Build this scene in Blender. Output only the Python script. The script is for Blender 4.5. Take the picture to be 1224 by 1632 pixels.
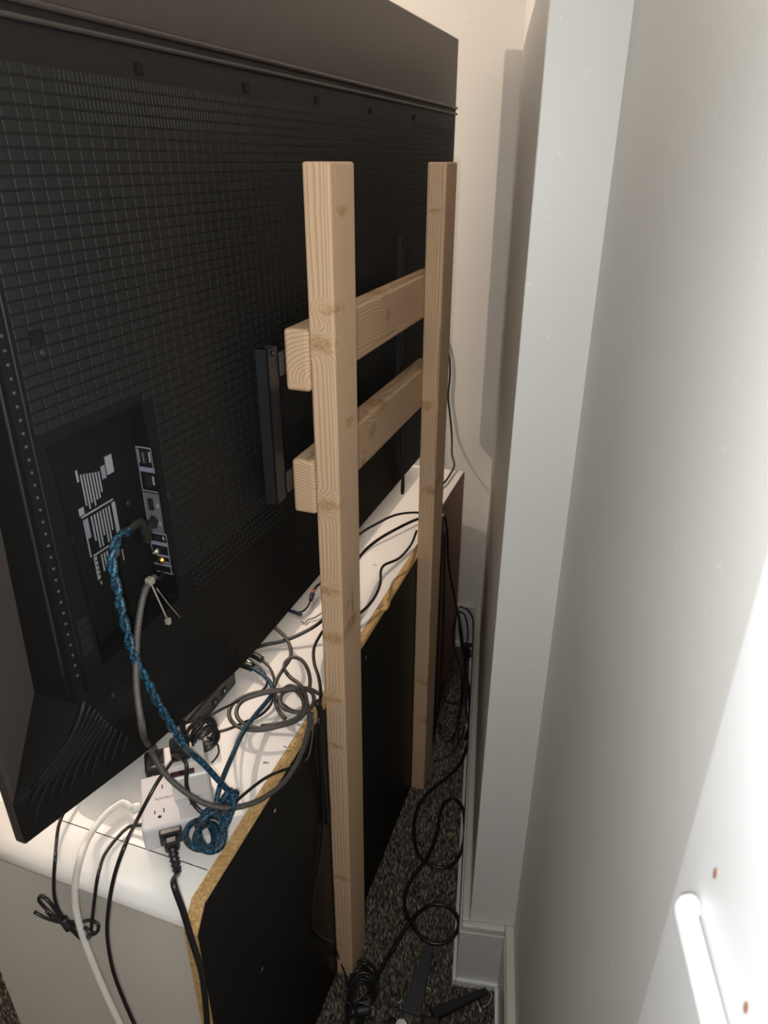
import bpy, bmesh, math, random
from mathutils import Vector as V, Matrix
random.seed(7)
sc = bpy.context.scene
for o in list(bpy.data.objects): bpy.data.objects.remove(o)

# ------------------------------------------------------------------ camera, world, lights, exposure
F = 1133.2; TH = math.radians(26.156); ROLL = math.radians(.158); HEAD = math.radians(8.06); CH = 1.75
_h = V((-math.sin(HEAD), math.cos(HEAD), 0)); _r = V((math.cos(HEAD), math.sin(HEAD), 0)); _z = V((0, 0, 1))
FW = _h*math.cos(TH) - _z*math.sin(TH); UP0 = _h*math.sin(TH) + _z*math.cos(TH)
RT = _r*math.cos(ROLL) + UP0*math.sin(ROLL); UP = -_r*math.sin(ROLL) + UP0*math.cos(ROLL)
CAM = V((0, 0, CH))
cd = bpy.data.cameras.new('camera'); cam = bpy.data.objects.new('camera', cd); sc.collection.objects.link(cam)
cd.sensor_fit = 'HORIZONTAL'; cd.sensor_width = 36; cd.lens = 36*F/1224; cd.clip_start = .01
cam.matrix_world = Matrix(((RT.x, UP.x, -FW.x, CAM.x), (RT.y, UP.y, -FW.y, CAM.y), (RT.z, UP.z, -FW.z, CAM.z), (0, 0, 0, 1)))
cd.dof.use_dof = True; cd.dof.focus_distance = 1.3; cd.dof.aperture_fstop = 12
sc.camera = cam
sc.view_settings.view_transform = 'Standard'; sc.view_settings.look = 'None'; sc.view_settings.gamma = 1
sc.view_settings.use_curve_mapping = False; sc.view_settings.exposure = 0.0
w = bpy.data.worlds.new('world'); sc.world = w; w.use_nodes = True
w.node_tree.nodes['Background'].inputs[0].default_value = (1, .97, .93, 1); w.node_tree.nodes['Background'].inputs[1].default_value = .02
def light(name, loc, power, col, rad):
    l = bpy.data.lights.new(name, 'POINT'); l.energy = power; l.color = col; l.shadow_soft_size = rad
    o = bpy.data.objects.new(name, l); sc.collection.objects.link(o); o.location = loc; return o
LAMP = V((-1.23, 1.62, 2.16))
light('room_lamp_light', LAMP, 47, (1, .82, .69), .014)                     # ceiling lamp of the room, on the screen side of the TV
light('phone_flash_light', CAM - RT*.024 - UP*.022, 19.8, (.985, 1, .99), .004)  # the phone's own flash beside its lens

# ------------------------------------------------------------------ frames
A = math.radians(19.2) - HEAD
CU = V((math.cos(A), -math.sin(A), 0)); CV = V((math.sin(A), math.cos(A), 0))
def cab(u, v, z): return CU*u + CV*v + _z*z                                 # cabinet frame: u across, v along, z up
def wld(x, y, z): return V((x, y, z))
TO = cab(-.605, .42, 0); TS = (cab(-.568, 2.24, 0) - TO); TW = TS.length; TS = TS/TW; TN = V((TS.y, -TS.x, 0))
def tv(s, t, z): return TO + TS*s + TN*t + _z*z                             # television frame
TVANG = math.atan2(-TS.x, TS.y)
def ray(px, py): return RT*((px-612)/F) - UP*((py-816)/F) + FW
def hit(px, py, n, c):
    d = ray(px, py); return CAM + d*((c - n.dot(CAM))/n.dot(d))
def zp(px, py, z): return hit(px, py, _z, z)
def up_(px, py, u): return hit(px, py, CU, u)
def vp(px, py, v): return hit(px, py, CV, v)
def yp(px, py, y): return hit(px, py, V((0, 1, 0)), y)
def tp(px, py, t): return hit(px, py, TN, TN.dot(TO)+t)

# ------------------------------------------------------------------ materials
class NT:
    def __init__(s, name):
        s.m = bpy.data.materials.new(name); s.m.use_nodes = True; s.t = s.m.node_tree; s.n = s.t.nodes; s.l = s.t.links
        s.b = s.n['Principled BSDF']
    def node(s, typ, **kw):
        n = s.n.new(typ)
        for k, v in kw.items():
            if k == 'ins':
                for a, b in v.items():
                    if hasattr(b, 'links') or isinstance(b, bpy.types.NodeSocket): s.l.new(b, n.inputs[a])
                    else: n.inputs[a].default_value = b
            else: setattr(n, k, v)
        return n
    def math(s, op, a, b=0, c=None):
        ins = {0: a, 1: b}
        if c is not None: ins[2] = c
        return s.node('ShaderNodeMath', operation=op, ins=ins).outputs[0]
    def mix(s, f, a, b):
        n = s.node('ShaderNodeMix', data_type='RGBA'); 
        for k, v in ((0, f), (6, a), (7, b)):
            if isinstance(v, bpy.types.NodeSocket): s.l.new(v, n.inputs[k])
            else: n.inputs[k].default_value = v if k == 0 else (*v[:3], 1)
        return n.outputs[2]
    def noise(s, scale, detail=3, vec=None, rough=.5):
        ins = {'Scale': scale, 'Detail': detail, 'Roughness': rough}
        if vec is not None: ins['Vector'] = vec
        return s.node('ShaderNodeTexNoise', ins=ins).outputs[0]
    def ramp(s, f, lo, hi):
        return s.node('ShaderNodeMapRange', ins={0: f, 1: lo, 2: hi}).outputs[0]
    def obj(s, scale=(1, 1, 1), loc=(0, 0, 0)):
        tc = s.node('ShaderNodeTexCoord')
        return s.node('ShaderNodeMapping', ins={0: tc.outputs['Object'], 1: loc, 3: scale}).outputs[0]
    def uv(s, scale):
        tc = s.node('ShaderNodeTexCoord')
        return s.node('ShaderNodeMapping', ins={0: tc.outputs['UV'], 3: scale}).outputs[0]
    def base(s, c): 
        if isinstance(c, bpy.types.NodeSocket): s.l.new(c, s.b.inputs['Base Color'])
        else: s.b.inputs['Base Color'].default_value = (*c[:3], 1)
    def rough(s, r):
        if isinstance(r, bpy.types.NodeSocket): s.l.new(r, s.b.inputs['Roughness'])
        else: s.b.inputs['Roughness'].default_value = r
    def bump(s, h, strength, dist=.001):
        n = s.node('ShaderNodeBump', ins={'Strength': strength, 'Distance': dist, 'Height': h}); s.l.new(n.outputs[0], s.b.inputs['Normal'])
def plain(name, col, rough=.5, metal=0, var=.06, nscale=60, bump=0, spec=None):
    k = NT(name); nz = k.noise(nscale, 4, k.obj())
    lo = [c*(1-var) for c in col]; hi = [min(1, c*(1+var)) for c in col]
    k.base(k.mix(nz, lo, hi)); k.rough(rough); k.b.inputs['Metallic'].default_value = metal
    if spec is not None: k.b.inputs['Specular IOR Level'].default_value = spec
    if bump: k.bump(nz, bump, .0008)
    return k.m
def paint(name, col, rough, scale=25):
    k = NT(name); nz = k.noise(scale, 5, k.obj()); n2 = k.noise(3, 3, k.obj())
    c = k.mix(k.ramp(n2, .35, .65), [x*.97 for x in col], col)
    sp = k.ramp(k.noise(75, 2, k.obj((1, .7, .8))), .725, .755)               # pale scuffs
    k.base(k.mix(k.math('MULTIPLY', sp, .35), c, (.9, .9, .88))); k.rough(rough); k.bump(nz, .25, .0012)
    return k.m
def wood(name, axis, pith, knots, tint=1.0, period=.0048, smudge=None):
    k = NT(name); tc = k.node('ShaderNodeTexCoord').outputs['Object']
    st = {'Z': (1, 1, .10), 'Y': (1, .10, 1)}[axis]; sq = {'Z': (1, .8, 1.9), 'Y': (.8, 1.2, 1.5)}[axis]
    mp = k.node('ShaderNodeMapping', ins={0: tc, 3: st}).outputs[0]
    wn = k.node('ShaderNodeTexNoise', ins={'Vector': tc, 'Scale': 60, 'Detail': 2}).outputs['Color']
    wo = k.node('ShaderNodeVectorMath', operation='SUBTRACT', ins={0: wn, 1: (.5, .5, .5)}).outputs[0]
    ws = k.node('ShaderNodeVectorMath', operation='SCALE', ins={0: wo, 'Scale': .022}).outputs[0]
    kc = k.node('ShaderNodeVectorMath', operation='MULTIPLY', ins={0: k.node('ShaderNodeVectorMath', operation='ADD', ins={0: tc, 1: ws}).outputs[0], 1: sq}).outputs[0]
    sep = k.node('ShaderNodeSeparateXYZ', ins={0: tc}).outputs
    a, b = (sep[0], sep[1]) if axis == 'Z' else (sep[0], sep[2])
    n1 = k.noise(13, 2, mp)
    dx = k.math('SUBTRACT', a, pith[0]); dy = k.math('SUBTRACT', b, pith[1])
    r = k.math('SQRT', k.math('ADD', k.math('MULTIPLY', dx, dx), k.math('MULTIPLY', dy, dy)))
    r = k.math('ADD', r, k.math('MULTIPLY', n1, .026))
    g = None
    for (x, y, z, rad) in knots:
        d = k.node('ShaderNodeVectorMath', operation='DISTANCE', ins={0: kc, 1: (x*sq[0], y*sq[1], z*sq[2])}).outputs['Value']
        gg = k.math('POWER', 2.718, k.math('MULTIPLY', k.math('MULTIPLY', d, d), -1/(rad*rad*2.2)))
        g = gg if g is None else k.math('ADD', g, gg)
    if g is None: g = k.math('ADD', 0, 0)
    r = k.math('ADD', r, k.math('MULTIPLY', g, .022))
    ring = k.math('FRACT', k.math('DIVIDE', r, period))
    late = k.ramp(k.math('POWER', ring, 2.0), .2, 1)
    fine = k.noise(230, 3, mp)
    c = k.mix(late, (.75*tint, .525*tint, .335*tint), (.47*tint, .27*tint, .145*tint))
    c = k.mix(k.math('MULTIPLY', fine, .32), c, (.40*tint, .27*tint, .17*tint))
    c = k.mix(k.math('MULTIPLY', k.ramp(k.noise(6, 2, mp), .45, .72), .45), c, (.56*tint, .44*tint, .31*tint))
    c = k.mix(k.math('MULTIPLY', k.ramp(k.noise(5, 2, mp), .52, .75), .30), c, (.50*tint, .28*tint, .17*tint))
    kn = k.ramp(g, .35, .85)
    kcol = k.mix(k.ramp(k.noise(170, 2, kc), .42, .62), (.55*tint, .34*tint, .155*tint), (.30*tint, .155*tint, .065*tint))
    c = k.mix(k.math('MULTIPLY', kn, .72), c, kcol)
    for (x, y, z, rad) in (smudge or []):
        d = k.node('ShaderNodeVectorMath', operation='DISTANCE', ins={0: k.node('ShaderNodeVectorMath', operation='MULTIPLY', ins={0: tc, 1: (1, 1, .35)}).outputs[0], 1: (x, y, z*.35)}).outputs['Value']
        c = k.mix(k.math('MULTIPLY', k.math('MULTIPLY', k.ramp(d, rad, rad*.3), k.ramp(k.noise(330, 3, mp), .50, .62)), .85), c, (.06, .05, .05))
    k.base(c); k.rough(.66); k.b.inputs['Specular IOR Level'].default_value = .3; k.bump(k.math('ADD', late, fine), .25, .0006)
    return k.m
M = {}
M['wall'] = paint('wall_paint', (.74, .715, .67), .42)
M['gloss'] = paint('gloss_wall_paint', (.70, .70, .675), .46)
M['trim'] = paint('baseboard_paint', (.62, .62, .61), .35)
M['cap'] = paint('cap_moulding_paint', (.60, .60, .52), .5)
M['caulk'] = plain('white_caulk', (.78, .77, .74), .7, var=.15, nscale=150, bump=.4)
M['door'] = plain('white_gloss_door_paint', (.75, .76, .775), .45, var=.01)
M['ceil'] = plain('ceiling_paint', (.8, .79, .76), .8)
M['white'] = plain('white_cabinet_paint', (.87, .835, .79), .42, var=.03, nscale=9)
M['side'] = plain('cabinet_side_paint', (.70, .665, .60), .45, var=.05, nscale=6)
M['black'] = plain('black_painted_board', (.009, .0088, .0084), .5, var=.5, nscale=14, bump=.1, spec=.3)
M['brown'] = plain('brown_hardboard', (.24, .12, .075), .55, var=.25, nscale=30)
k = NT('raw_particleboard'); v = k.node('ShaderNodeTexVoronoi', ins={'Vector': k.obj(), 'Scale': 330}).outputs['Color']
k.base(k.mix(k.math('MULTIPLY', k.node('ShaderNodeRGBToBW', ins={0: v}).outputs[0], 1.0), (.36, .20, .07), (.68, .46, .20)))
k.rough(.8); k.bump(k.noise(300, 3, k.obj()), .6, .001); M['raw'] = k.m
M['tvpanel'] = plain('tv_brushed_panel', (.045, .037, .033), .42, var=.12, nscale=30, spec=.4)
M['tv'] = plain('tv_black_plastic', (.0058, .0058, .0058), .5, var=.15, nscale=200, bump=.1, spec=.28)
M['tvcell'] = plain('tv_cell_plastic', (.0118, .0116, .0115), .55, var=.12, nscale=120, spec=.28)
M['tvdark'] = plain('tv_recess_plastic', (.006, .006, .0062), .7, var=.1, spec=.2)
M['steel'] = plain('dark_bracket_steel', (.020, .020, .022), .45, metal=.2, var=.1)
M['plate'] = plain('bracket_plate_steel', (.05, .042, .04), .5, metal=.2, var=.1)
M['cord'] = plain('black_rubber_cord', (.012, .012, .013), .33, var=.2)
M['cordb'] = plain('black_matt_cord', (.018, .018, .019), .5, var=.2)
M['navy'] = plain('navy_plug', (.02, .03, .07), .4)
M['orange'] = plain('orange_ring', (.55, .17, .05), .4)
M['grey'] = plain('grey_corrugated_sleeve', (.075, .066, .060), .45, var=.25, nscale=500)
M['wcord'] = plain('white_cord', (.78, .77, .72), .35, var=.02)
M['wplastic'] = plain('white_plastic', (.60, .575, .58), .6, var=.01)
M['cream'] = plain('cream_plastic', (.70, .66, .62), .35, var=.01)
M['window'] = plain('dark_red_window', (.05, .008, .012), .12)
M['bplastic'] = plain('black_plastic', (.014, .014, .015), .35, var=.2)
M['print'] = plain('pale_print', (.24, .245, .26), .6, var=.1)
M['printb'] = plain('blue_grey_print', (.17, .185, .225), .55, var=.1)
M['gold'] = plain('gold_metal', (.70, .45, .10), .3, metal=1)
M['metal'] = plain('bright_metal', (.65, .58, .48), .3, metal=1)
M['slot'] = plain('dark_slot', (.02, .017, .014), .8)
M['tie'] = plain('clear_nylon', (.27, .245, .20), .45)
M['crumb'] = plain('brown_crumb', (.25, .10, .05), .9)
M['yellow'] = plain('yellow_scrap', (.55, .40, .04), .8)
M['paper'] = plain('white_scrap', (.8, .8, .76), .8)
M['legs'] = plain('grey_tripod_plastic', (.05, .052, .058), .6)
M['soot'] = plain('grey_ink', (.10, .10, .11), .6)
k = NT('blue_black_braid')
ck = k.node('ShaderNodeTexNoise', ins={'Vector': k.uv((5, 260, 1)), 'Scale': 1.0, 'Detail': 1.0}).outputs[0]
wv = k.node('ShaderNodeTexChecker', ins={'Vector': k.uv((6, 330, 1)), 'Scale': 1.0}).outputs['Fac']
k.base(k.mix(k.math('MULTIPLY', k.ramp(ck, .44, .56), k.math('ADD', k.math('MULTIPLY', wv, .6), .4)), (.006, .009, .016), (.016, .125, .22)))
k.rough(.45); k.bump(wv, .5, .0005); M['blue'] = k.m
k = NT('carpet_tuft'); at = k.node('ShaderNodeAttribute', attribute_name='col'); k.base(at.outputs['Color']); k.rough(.95)
k.b.inputs['Specular IOR Level'].default_value = .1; M['tuft'] = k.m
M['carpet'] = plain('carpet_backing', (.075, .062, .052), .95, var=.5, nscale=260)

# ------------------------------------------------------------------ object helpers
COL = sc.collection
def root(name, loc, label, cat, ang=0.0, group=None):
    o = bpy.data.objects.new(name, None); COL.objects.link(o); o.empty_display_size = .05
    o.matrix_world = Matrix.Translation(loc) @ Matrix.Rotation(ang, 4, 'Z')
    tag(o, label, cat, group); o['_m'] = [x for r_ in o.matrix_world for x in r_]; return o
def tag(o, label, cat, group=None):
    o['label'] = label; o['category'] = cat
    if group: o['group'] = group
    return o
MW = {}
def finish(name, bm, mat, parent=None, origin=None, ang=0.0, smooth=False):
    """world-space bmesh -> one object; object origin at `origin`, local axes turned by `ang`"""
    mt = M[mat] if isinstance(mat, str) else mat
    if origin is None:
        lo = V((min(v.co.x for v in bm.verts), min(v.co.y for v in bm.verts), min(v.co.z for v in bm.verts)))
        hi = V((max(v.co.x for v in bm.verts), max(v.co.y for v in bm.verts), max(v.co.z for v in bm.verts)))
        origin = V(((lo.x+hi.x)/2, (lo.y+hi.y)/2, lo.z))
    mw = Matrix.Translation(origin) @ Matrix.Rotation(ang, 4, 'Z')
    bm.transform(mw.inverted())
    me = bpy.data.meshes.new(name); bm.to_mesh(me); bm.free(); me.materials.append(mt)
    if smooth:
        for p in me.polygons: p.use_smooth = True
    o = bpy.data.objects.new(name, me); COL.objects.link(o)
    if parent is None: o.matrix_world = mw; MW[o.name] = mw
    else:
        pm = PM(parent); o.parent = parent; o.matrix_local = pm.inverted() @ mw; MW[o.name] = mw
    return o
def PM(p):
    if '_m' in p.keys():
        m = list(p['_m']); return Matrix((m[0:4], m[4:8], m[8:12], m[12:16]))
    return MW[p.name]
def struct(o): o['kind'] = 'structure'; return o
def hexa(bm, P, bevel=0, seg=2):
    vs = [bm.verts.new(p) for p in P]
    fs = [bm.faces.new([vs[i] for i in q]) for q in ((0, 3, 2, 1), (4, 5, 6, 7), (0, 1, 5, 4), (1, 2, 6, 5), (2, 3, 7, 6), (3, 0, 4, 7))]
    if bevel:
        es = list({e for f in fs for e in f.edges})
        bmesh.ops.bevel(bm, geom=es, offset=bevel, segments=seg, profile=.5, affect='EDGES')
def box(bm, fr, a0, a1, b0, b1, c0, c1, bevel=0, seg=2):
    hexa(bm, [fr(a0, b0, c0), fr(a1, b0, c0), fr(a1, b1, c0), fr(a0, b1, c0), fr(a0, b0, c1), fr(a1, b0, c1), fr(a1, b1, c1), fr(a0, b1, c1)], bevel, seg)
def B(name, fr, dims, mat, parent=None, bevel=0, seg=2, ang=0.0, origin=None):
    bm = bmesh.new(); box(bm, fr, *dims, bevel, seg)
    bmesh.ops.recalc_face_normals(bm, faces=bm.faces)
    return finish(name, bm, mat, parent, origin, ang)
def frame_at(o, x, y, z):
    return lambda a, b, c: o + x*a + y*b + z*c
def spline(pts, step):
    pts = [V(p) for p in pts]
    if len(pts) == 2: pts = [pts[0], (pts[0]+pts[1])/2, pts[1]]
    out = []
    for i in range(len(pts)-1):
        p0 = pts[i-1] if i else pts[0]*2-pts[1]; p1 = pts[i]; p2 = pts[i+1]; p3 = pts[i+2] if i+2 < len(pts) else pts[-1]*2-pts[-2]
        t0 = 0; t1 = t0+max(1e-5, (p1-p0).length)**.5; t2 = t1+max(1e-5, (p2-p1).length)**.5; t3 = t2+max(1e-5, (p3-p2).length)**.5
        n = max(2, int((p2-p1).length/step))
        for j in range(n):
            t = t1+(t2-t1)*j/n
            a1 = p0*((t1-t)/(t1-t0))+p1*((t-t0)/(t1-t0)); a2 = p1*((t2-t)/(t2-t1))+p2*((t-t1)/(t2-t1)); a3 = p2*((t3-t)/(t3-t2))+p3*((t-t2)/(t3-t2))
            b1 = a1*((t2-t)/(t2-t0))+a2*((t-t0)/(t2-t0)); b2 = a2*((t3-t)/(t3-t1))+a3*((t-t1)/(t3-t1))
            out.append(b1*((t2-t)/(t2-t1))+b2*((t-t1)/(t2-t1)))
    out.append(pts[-1]); return out
def frames(path):
    res = []; n = None; L = 0
    for i, p in enumerate(path):
        t = (path[min(i+1, len(path)-1)]-path[max(i-1, 0)]).normalized()
        if n is None: n = t.orthogonal().normalized()
        n = (n-t*n.dot(t)); n = n.normalized() if n.length > 1e-6 else t.orthogonal().normalized()
        if i: L += (p-path[i-1]).length
        res.append((p, t, n, t.cross(n), L))
    return res
def sweep(bm, path, r, n=8, rf=None, flat=1.0):
    uvl = bm.loops.layers.uv.verify(); rings = []
    for (p, t, a, b, L) in frames(path):
        rr = r*(rf(L) if rf else 1)
        rings.append(([bm.verts.new(p+a*(rr*math.cos(2*math.pi*i/n))+b*(rr*flat*math.sin(2*math.pi*i/n))) for i in range(n)], L))
    for (r0, l0), (r1, l1) in zip(rings, rings[1:]):
        for i in range(n):
            j = (i+1) % n; f = bm.faces.new((r0[i], r0[j], r1[j], r1[i])); f.smooth = True
            for lp, q in zip(f.loops, ((i/n, l0), ((i+1)/n, l0), ((i+1)/n, l1), (i/n, l1))): lp[uvl].uv = q
    bm.faces.new(rings[0][0][::-1]); bm.faces.new(rings[-1][0])
def tube(name, pts, r, mat, parent=None, n=8, step=.008, rf=None, flat=1.0, raw=False):
    bm = bmesh.new(); path = pts if raw else spline(pts, step); sweep(bm, path, r, n, rf, flat)
    return finish(name, bm, mat, parent)
def lathe(bm, o, ax, prof, n=16):
    ax = ax.normalized(); a = ax.orthogonal().normalized(); b = ax.cross(a); rings = []
    for (h, r) in prof: rings.append([bm.verts.new(o+ax*h+a*(r*math.cos(2*math.pi*i/n))+b*(r*math.sin(2*math.pi*i/n))) for i in range(n)])
    for r0, r1 in zip(rings, rings[1:]):
        for i in range(n):
            f = bm.faces.new((r0[i], r0[(i+1) % n], r1[(i+1) % n], r1[i])); f.smooth = True
    bm.faces.new(rings[0][::-1]); bm.faces.new(rings[-1])
def disc(name, o, ax, prof, mat, parent=None, n=16):
    bm = bmesh.new(); lathe(bm, o, ax, prof, n); return finish(name, bm, mat, parent)
def text_part(name, s, o, x, y, nrm, size, mat, parent, depth=.0003, bold=0):
    cu = bpy.data.curves.new(name, 'FONT'); cu.body = s; cu.size = size; cu.extrude = depth; cu.align_x = 'CENTER'; cu.align_y = 'CENTER'; cu.offset = bold
    to = bpy.data.objects.new(name, cu); COL.objects.link(to)
    dg = bpy.context.evaluated_depsgraph_get(); me = bpy.data.meshes.new_from_object(to.evaluated_get(dg))
    bpy.data.objects.remove(to)
    bm = bmesh.new(); bm.from_mesh(me); bpy.data.meshes.remove(me)
    bm.transform(Matrix(((x.x, y.x, nrm.x, o.x), (x.y, y.y, nrm.y, o.y), (x.z, y.z, nrm.z, o.z), (0, 0, 0, 1))))
    return finish(name, bm, mat, parent)

# ------------------------------------------------------------------ the room
YB = 2.40; XS = .05; XR = .15; YP = 1.065
struct(B('floor', wld, (-3.3, .3, -2.1, YB+.1, -.06, -.012), 'carpet'))
struct(B('ceiling', wld, (-3.3, .3, -2.1, YB+.1, 2.50, 2.56), 'ceil'))
struct(B('wall_back', wld, (-3.3, XS, YB, YB+.1, -.012, 2.5), 'wall'))
struct(B('wall_side', wld, (XS, .3, YP, YB+.1, -.012, 2.5), 'gloss', bevel=.002))
struct(B('wall_right', wld, (XR, .3, -2.1, YP, -.012, 2.5), 'gloss'))
struct(B('wall_front', wld, (-3.3, XR, -2.2, -2.1, -.012, 2.5), 'wall'))
struct(B('wall_left', wld, (-3.4, -3.3, -2.1, YB+.1, -.012, 2.5), 'wall'))
def skirting(nm, x0, x1, y0, y1, face, cap_dims, shoe):
    b = struct(B(nm, wld, (x0, x1, y0, y1, -.012, .178), 'trim', bevel=.0015))
    B('cap_moulding', wld, cap_dims, 'cap', b, bevel=.004)
    B('caulk_strip', wld, shoe, 'caulk', b, bevel=.003)
skirting('baseboard_side', XS-.022, XS, YP, YB-.024, 0, (XS-.018, XS, YP+.0002, YB-.022, .178, .198), (XS-.031, XS-.022, YP-.027, YB-.024, -.012, .014))
skirting('baseboard_pillar', XS-.022, XR-.022, YP-.018, YP-.0003, 0, (XS-.018, XR-.020, YP-.016, YP, .178, .198), (XS-.022, XR-.022, YP-.028, YP-.018, -.012, .013))
skirting('baseboard_right', XR-.022, XR, -.6, YP-.0005, 0, (XR-.020, XR, -.6, YP-.001, .178, .1982), (XR-.031, XR-.022, -.6, YP-.03, -.012, .015))
skirting('baseboard_back', -2.0, XS-.022, YB-.024, YB, 0, (-2.0, XS-.018, YB-.02, YB, .160, .182), (-2.0, XS-.03, YB-.033, YB-.024, -.012, .014))
# white door close to the camera on the right
door = struct(B('door_1', wld, (.138, XR, -.75, .3156, .01, 2.04), 'door', bevel=.0008))
q0 = hit(1090, 1444, V((1, 0, 0)), .1295); hz = q0.z
tube('pull_bar', [V((.136, -.06, hz)), V((.1305, -.05, hz)), V((.1295, -.03, hz)), V((.1295, .1, hz)), V((.1295, q0.y-.01, hz)), V((.1297, q0.y-.003, hz)), V((.131, q0.y, hz)), V((.136, q0.y+.0015, hz))], .0062, 'door', door, n=14, step=.002)
for (px, py) in ((1140, 1392), (1189, 1606)):
    p = hit(px, py, V((1, 0, 0)), .138)
    bm = bmesh.new(); lathe(bm, p+V((.0005, 0, 0)), V((-1, 0, 0)), [(0, .0022), (.0008, .002), (.001, .0006)], 9)
    for vv in bm.verts: vv.co.z = p.z+(vv.co.z-p.z)*1.9
    finish('paint_chip', bm, 'crumb', door)

# carpet pile: thousands of tiny tufts, nobody could count them
def carpet(name, regions, step):
    vs, fs, cols = [], [], []
    pal = [(.055, .044, .036), (.16, .122, .094), (.28, .225, .175), (.40, .34, .275), (.13, .12, .112), (.22, .16, .12), (.50, .44, .36), (.085, .07, .06)]
    for (poly, ok) in regions:
        x0, x1, y0, y1 = poly
        y = y0
        while y < y1:
            x = x0
            while x < x1:
                X = x+random.uniform(-.45, .45)*step; Y = y+random.uniform(-.45, .45)*step
                x += step
                if not ok(X, Y): continue
                r = step*random.uniform(.5, .8); h = random.uniform(.001, .009); i = len(vs); th = random.uniform(0, 6.28)
                for q in range(3):
                    a = th+q*2.094; vs.append((X+r*math.cos(a), Y+r*math.sin(a), -.012))
                vs.append((X+random.uniform(-.6, .6)*r, Y+random.uniform(-.6, .6)*r, h-.002))
                fs += [(i, i+1, i+3), (i+1, i+2, i+3), (i+2, i, i+3)]
                c = random.choice(pal); m = random.uniform(.8, 1.25); cols += [(c[0]*m, c[1]*m, c[2]*m, 1)]*4
            y += step
    me = bpy.data.meshes.new(name); me.from_pydata(vs, [], fs)
    ca = me.color_attributes.new('col', 'FLOAT_COLOR', 'POINT')
    ca.data.foreach_set('color', [c for q in cols for c in q]); me.materials.append(M['tuft'])
    o = bpy.data.objects.new(name, me); COL.objects.link(o)
    return o
def gap_ok(X, Y):
    u = V((X, Y, 0)).dot(CU); return u > -.452 and X < (XS-.03 if Y > YP-.03 else XR-.03)
cp = carpet('carpet_pile', [((-.42, .13, .66, YB-.03), gap_ok), ((-1.35, -.86, .55, 1.25), lambda X, Y: V((X, Y, 0)).dot(CU) < -.94)], .0044)
cp['kind'] = 'stuff'; tag(cp, 'speckled brown and grey carpet pile on the floor', 'carpet')

# ------------------------------------------------------------------ cabinet (frame u, v, z)
CT = .82; UP1 = -.45; UP0_ = -.472; VN = .512; VF = 2.17; UL = -.945
cb = root('media_cabinet', cab(-.70, 1.34, 0), 'long low white cabinet with black back board under the television', 'cabinet', -A)
prof = [(VN+.02, CT-.062), (VN+.006, CT-.050), (VN-.0005, CT-.034), (VN+.004, CT-.020), (VN+.018, CT-.008), (VN+.045, CT-.0012), (VN+.066, CT), (VF, CT), (VF, CT-.062)]
bm = bmesh.new(); a_ = [bm.verts.new(cab(UL-.004, q, z)) for q, z in prof]; b_ = [bm.verts.new(cab(UP0_, q, z)) for q, z in prof]
bm.faces.new(a_); bm.faces.new(b_[::-1])
for i in range(len(prof)):
    j = (i+1) % len(prof); f = bm.faces.new((a_[j], a_[i], b_[i], b_[j])); f.smooth = i < 6
bmesh.ops.recalc_face_normals(bm, faces=bm.faces)
finish('cabinet_top', bm, 'white', cb, ang=-A)
B('groove_line', cab, (UL+.1, UP0_-.002, VN+.0665, VN+.068, CT-.004, CT+.0002), 'slot', cb, ang=-A)
B('side_panel', cab, (UL, UP0_, VN+.022, VN+.042, .0, CT-.062), 'side', cb, bevel=.002, ang=-A)
B('side_panel', cab, (UL, UP0_, VF-.02, VF, .0, CT-.062), 'side', cb, ang=-A)
B('front_panel', cab, (UL, UL+.018, VN+.042, VF-.02, .0, CT-.062), 'white', cb, ang=-A)
B('hardboard_back', cab, (UP0_-.004, UP0_+.003, 1.838, VF-.001, .0, CT-.0035), 'brown', cb, ang=-A)
# black painted back board, raw particle-board rim, clipped near top corner and a chipped notch
rim = [(VN-.004, 0), (VN-.004, CT-.036), (VN+.022, CT-.002), (1.30, CT-.001), (1.312, CT-.008), (1.335, CT-.009), (1.342, CT+.0005), (1.833, CT+.001), (1.836, 0)]
bm = bmesh.new(); a_ = [bm.verts.new(cab(UP0_, q, z)) for q, z in rim]; b_ = [bm.verts.new(cab(UP1-.0006, q, z)) for q, z in rim]
bm.faces.new(a_); bm.faces.new(b_[::-1])
for i in range(len(rim)): bm.faces.new((a_[i-1], a_[i], b_[i], b_[i-1]))
bmesh.ops.recalc_face_normals(bm, faces=bm.faces)
bb = finish('back_board', bm, 'raw', cb, ang=-A)
rim2 = [(q+(.0012 if q < 1.7 else -.0012) if q < .55 or q > 1.83 else q, z-(.0015 if z > .5 else 0)) for q, z in rim]
bm = bmesh.new(); a_ = [bm.verts.new(cab(UP1-.001, q, z)) for q, z in rim2]; b_ = [bm.verts.new(cab(UP1, q, z)) for q, z in rim2]
bm.faces.new(a_); bm.faces.new(b_[::-1])
for i in range(len(rim2)): bm.faces.new((a_[i-1], a_[i], b_[i], b_[i-1]))
bmesh.ops.recalc_face_normals(bm, faces=bm.faces)
finish('black_face', bm, 'black', bb, ang=-A)
for (px, py) in ((438, 1292), (583, 1048), (660, 925), (418, 1545)):
    p = up_(px, py, UP1); disc('screw', p, CU, [(0, .004), (.0008, .0038), (.001, .001)], 'tie' if px == 438 else 'soot', cb, 10)

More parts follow.
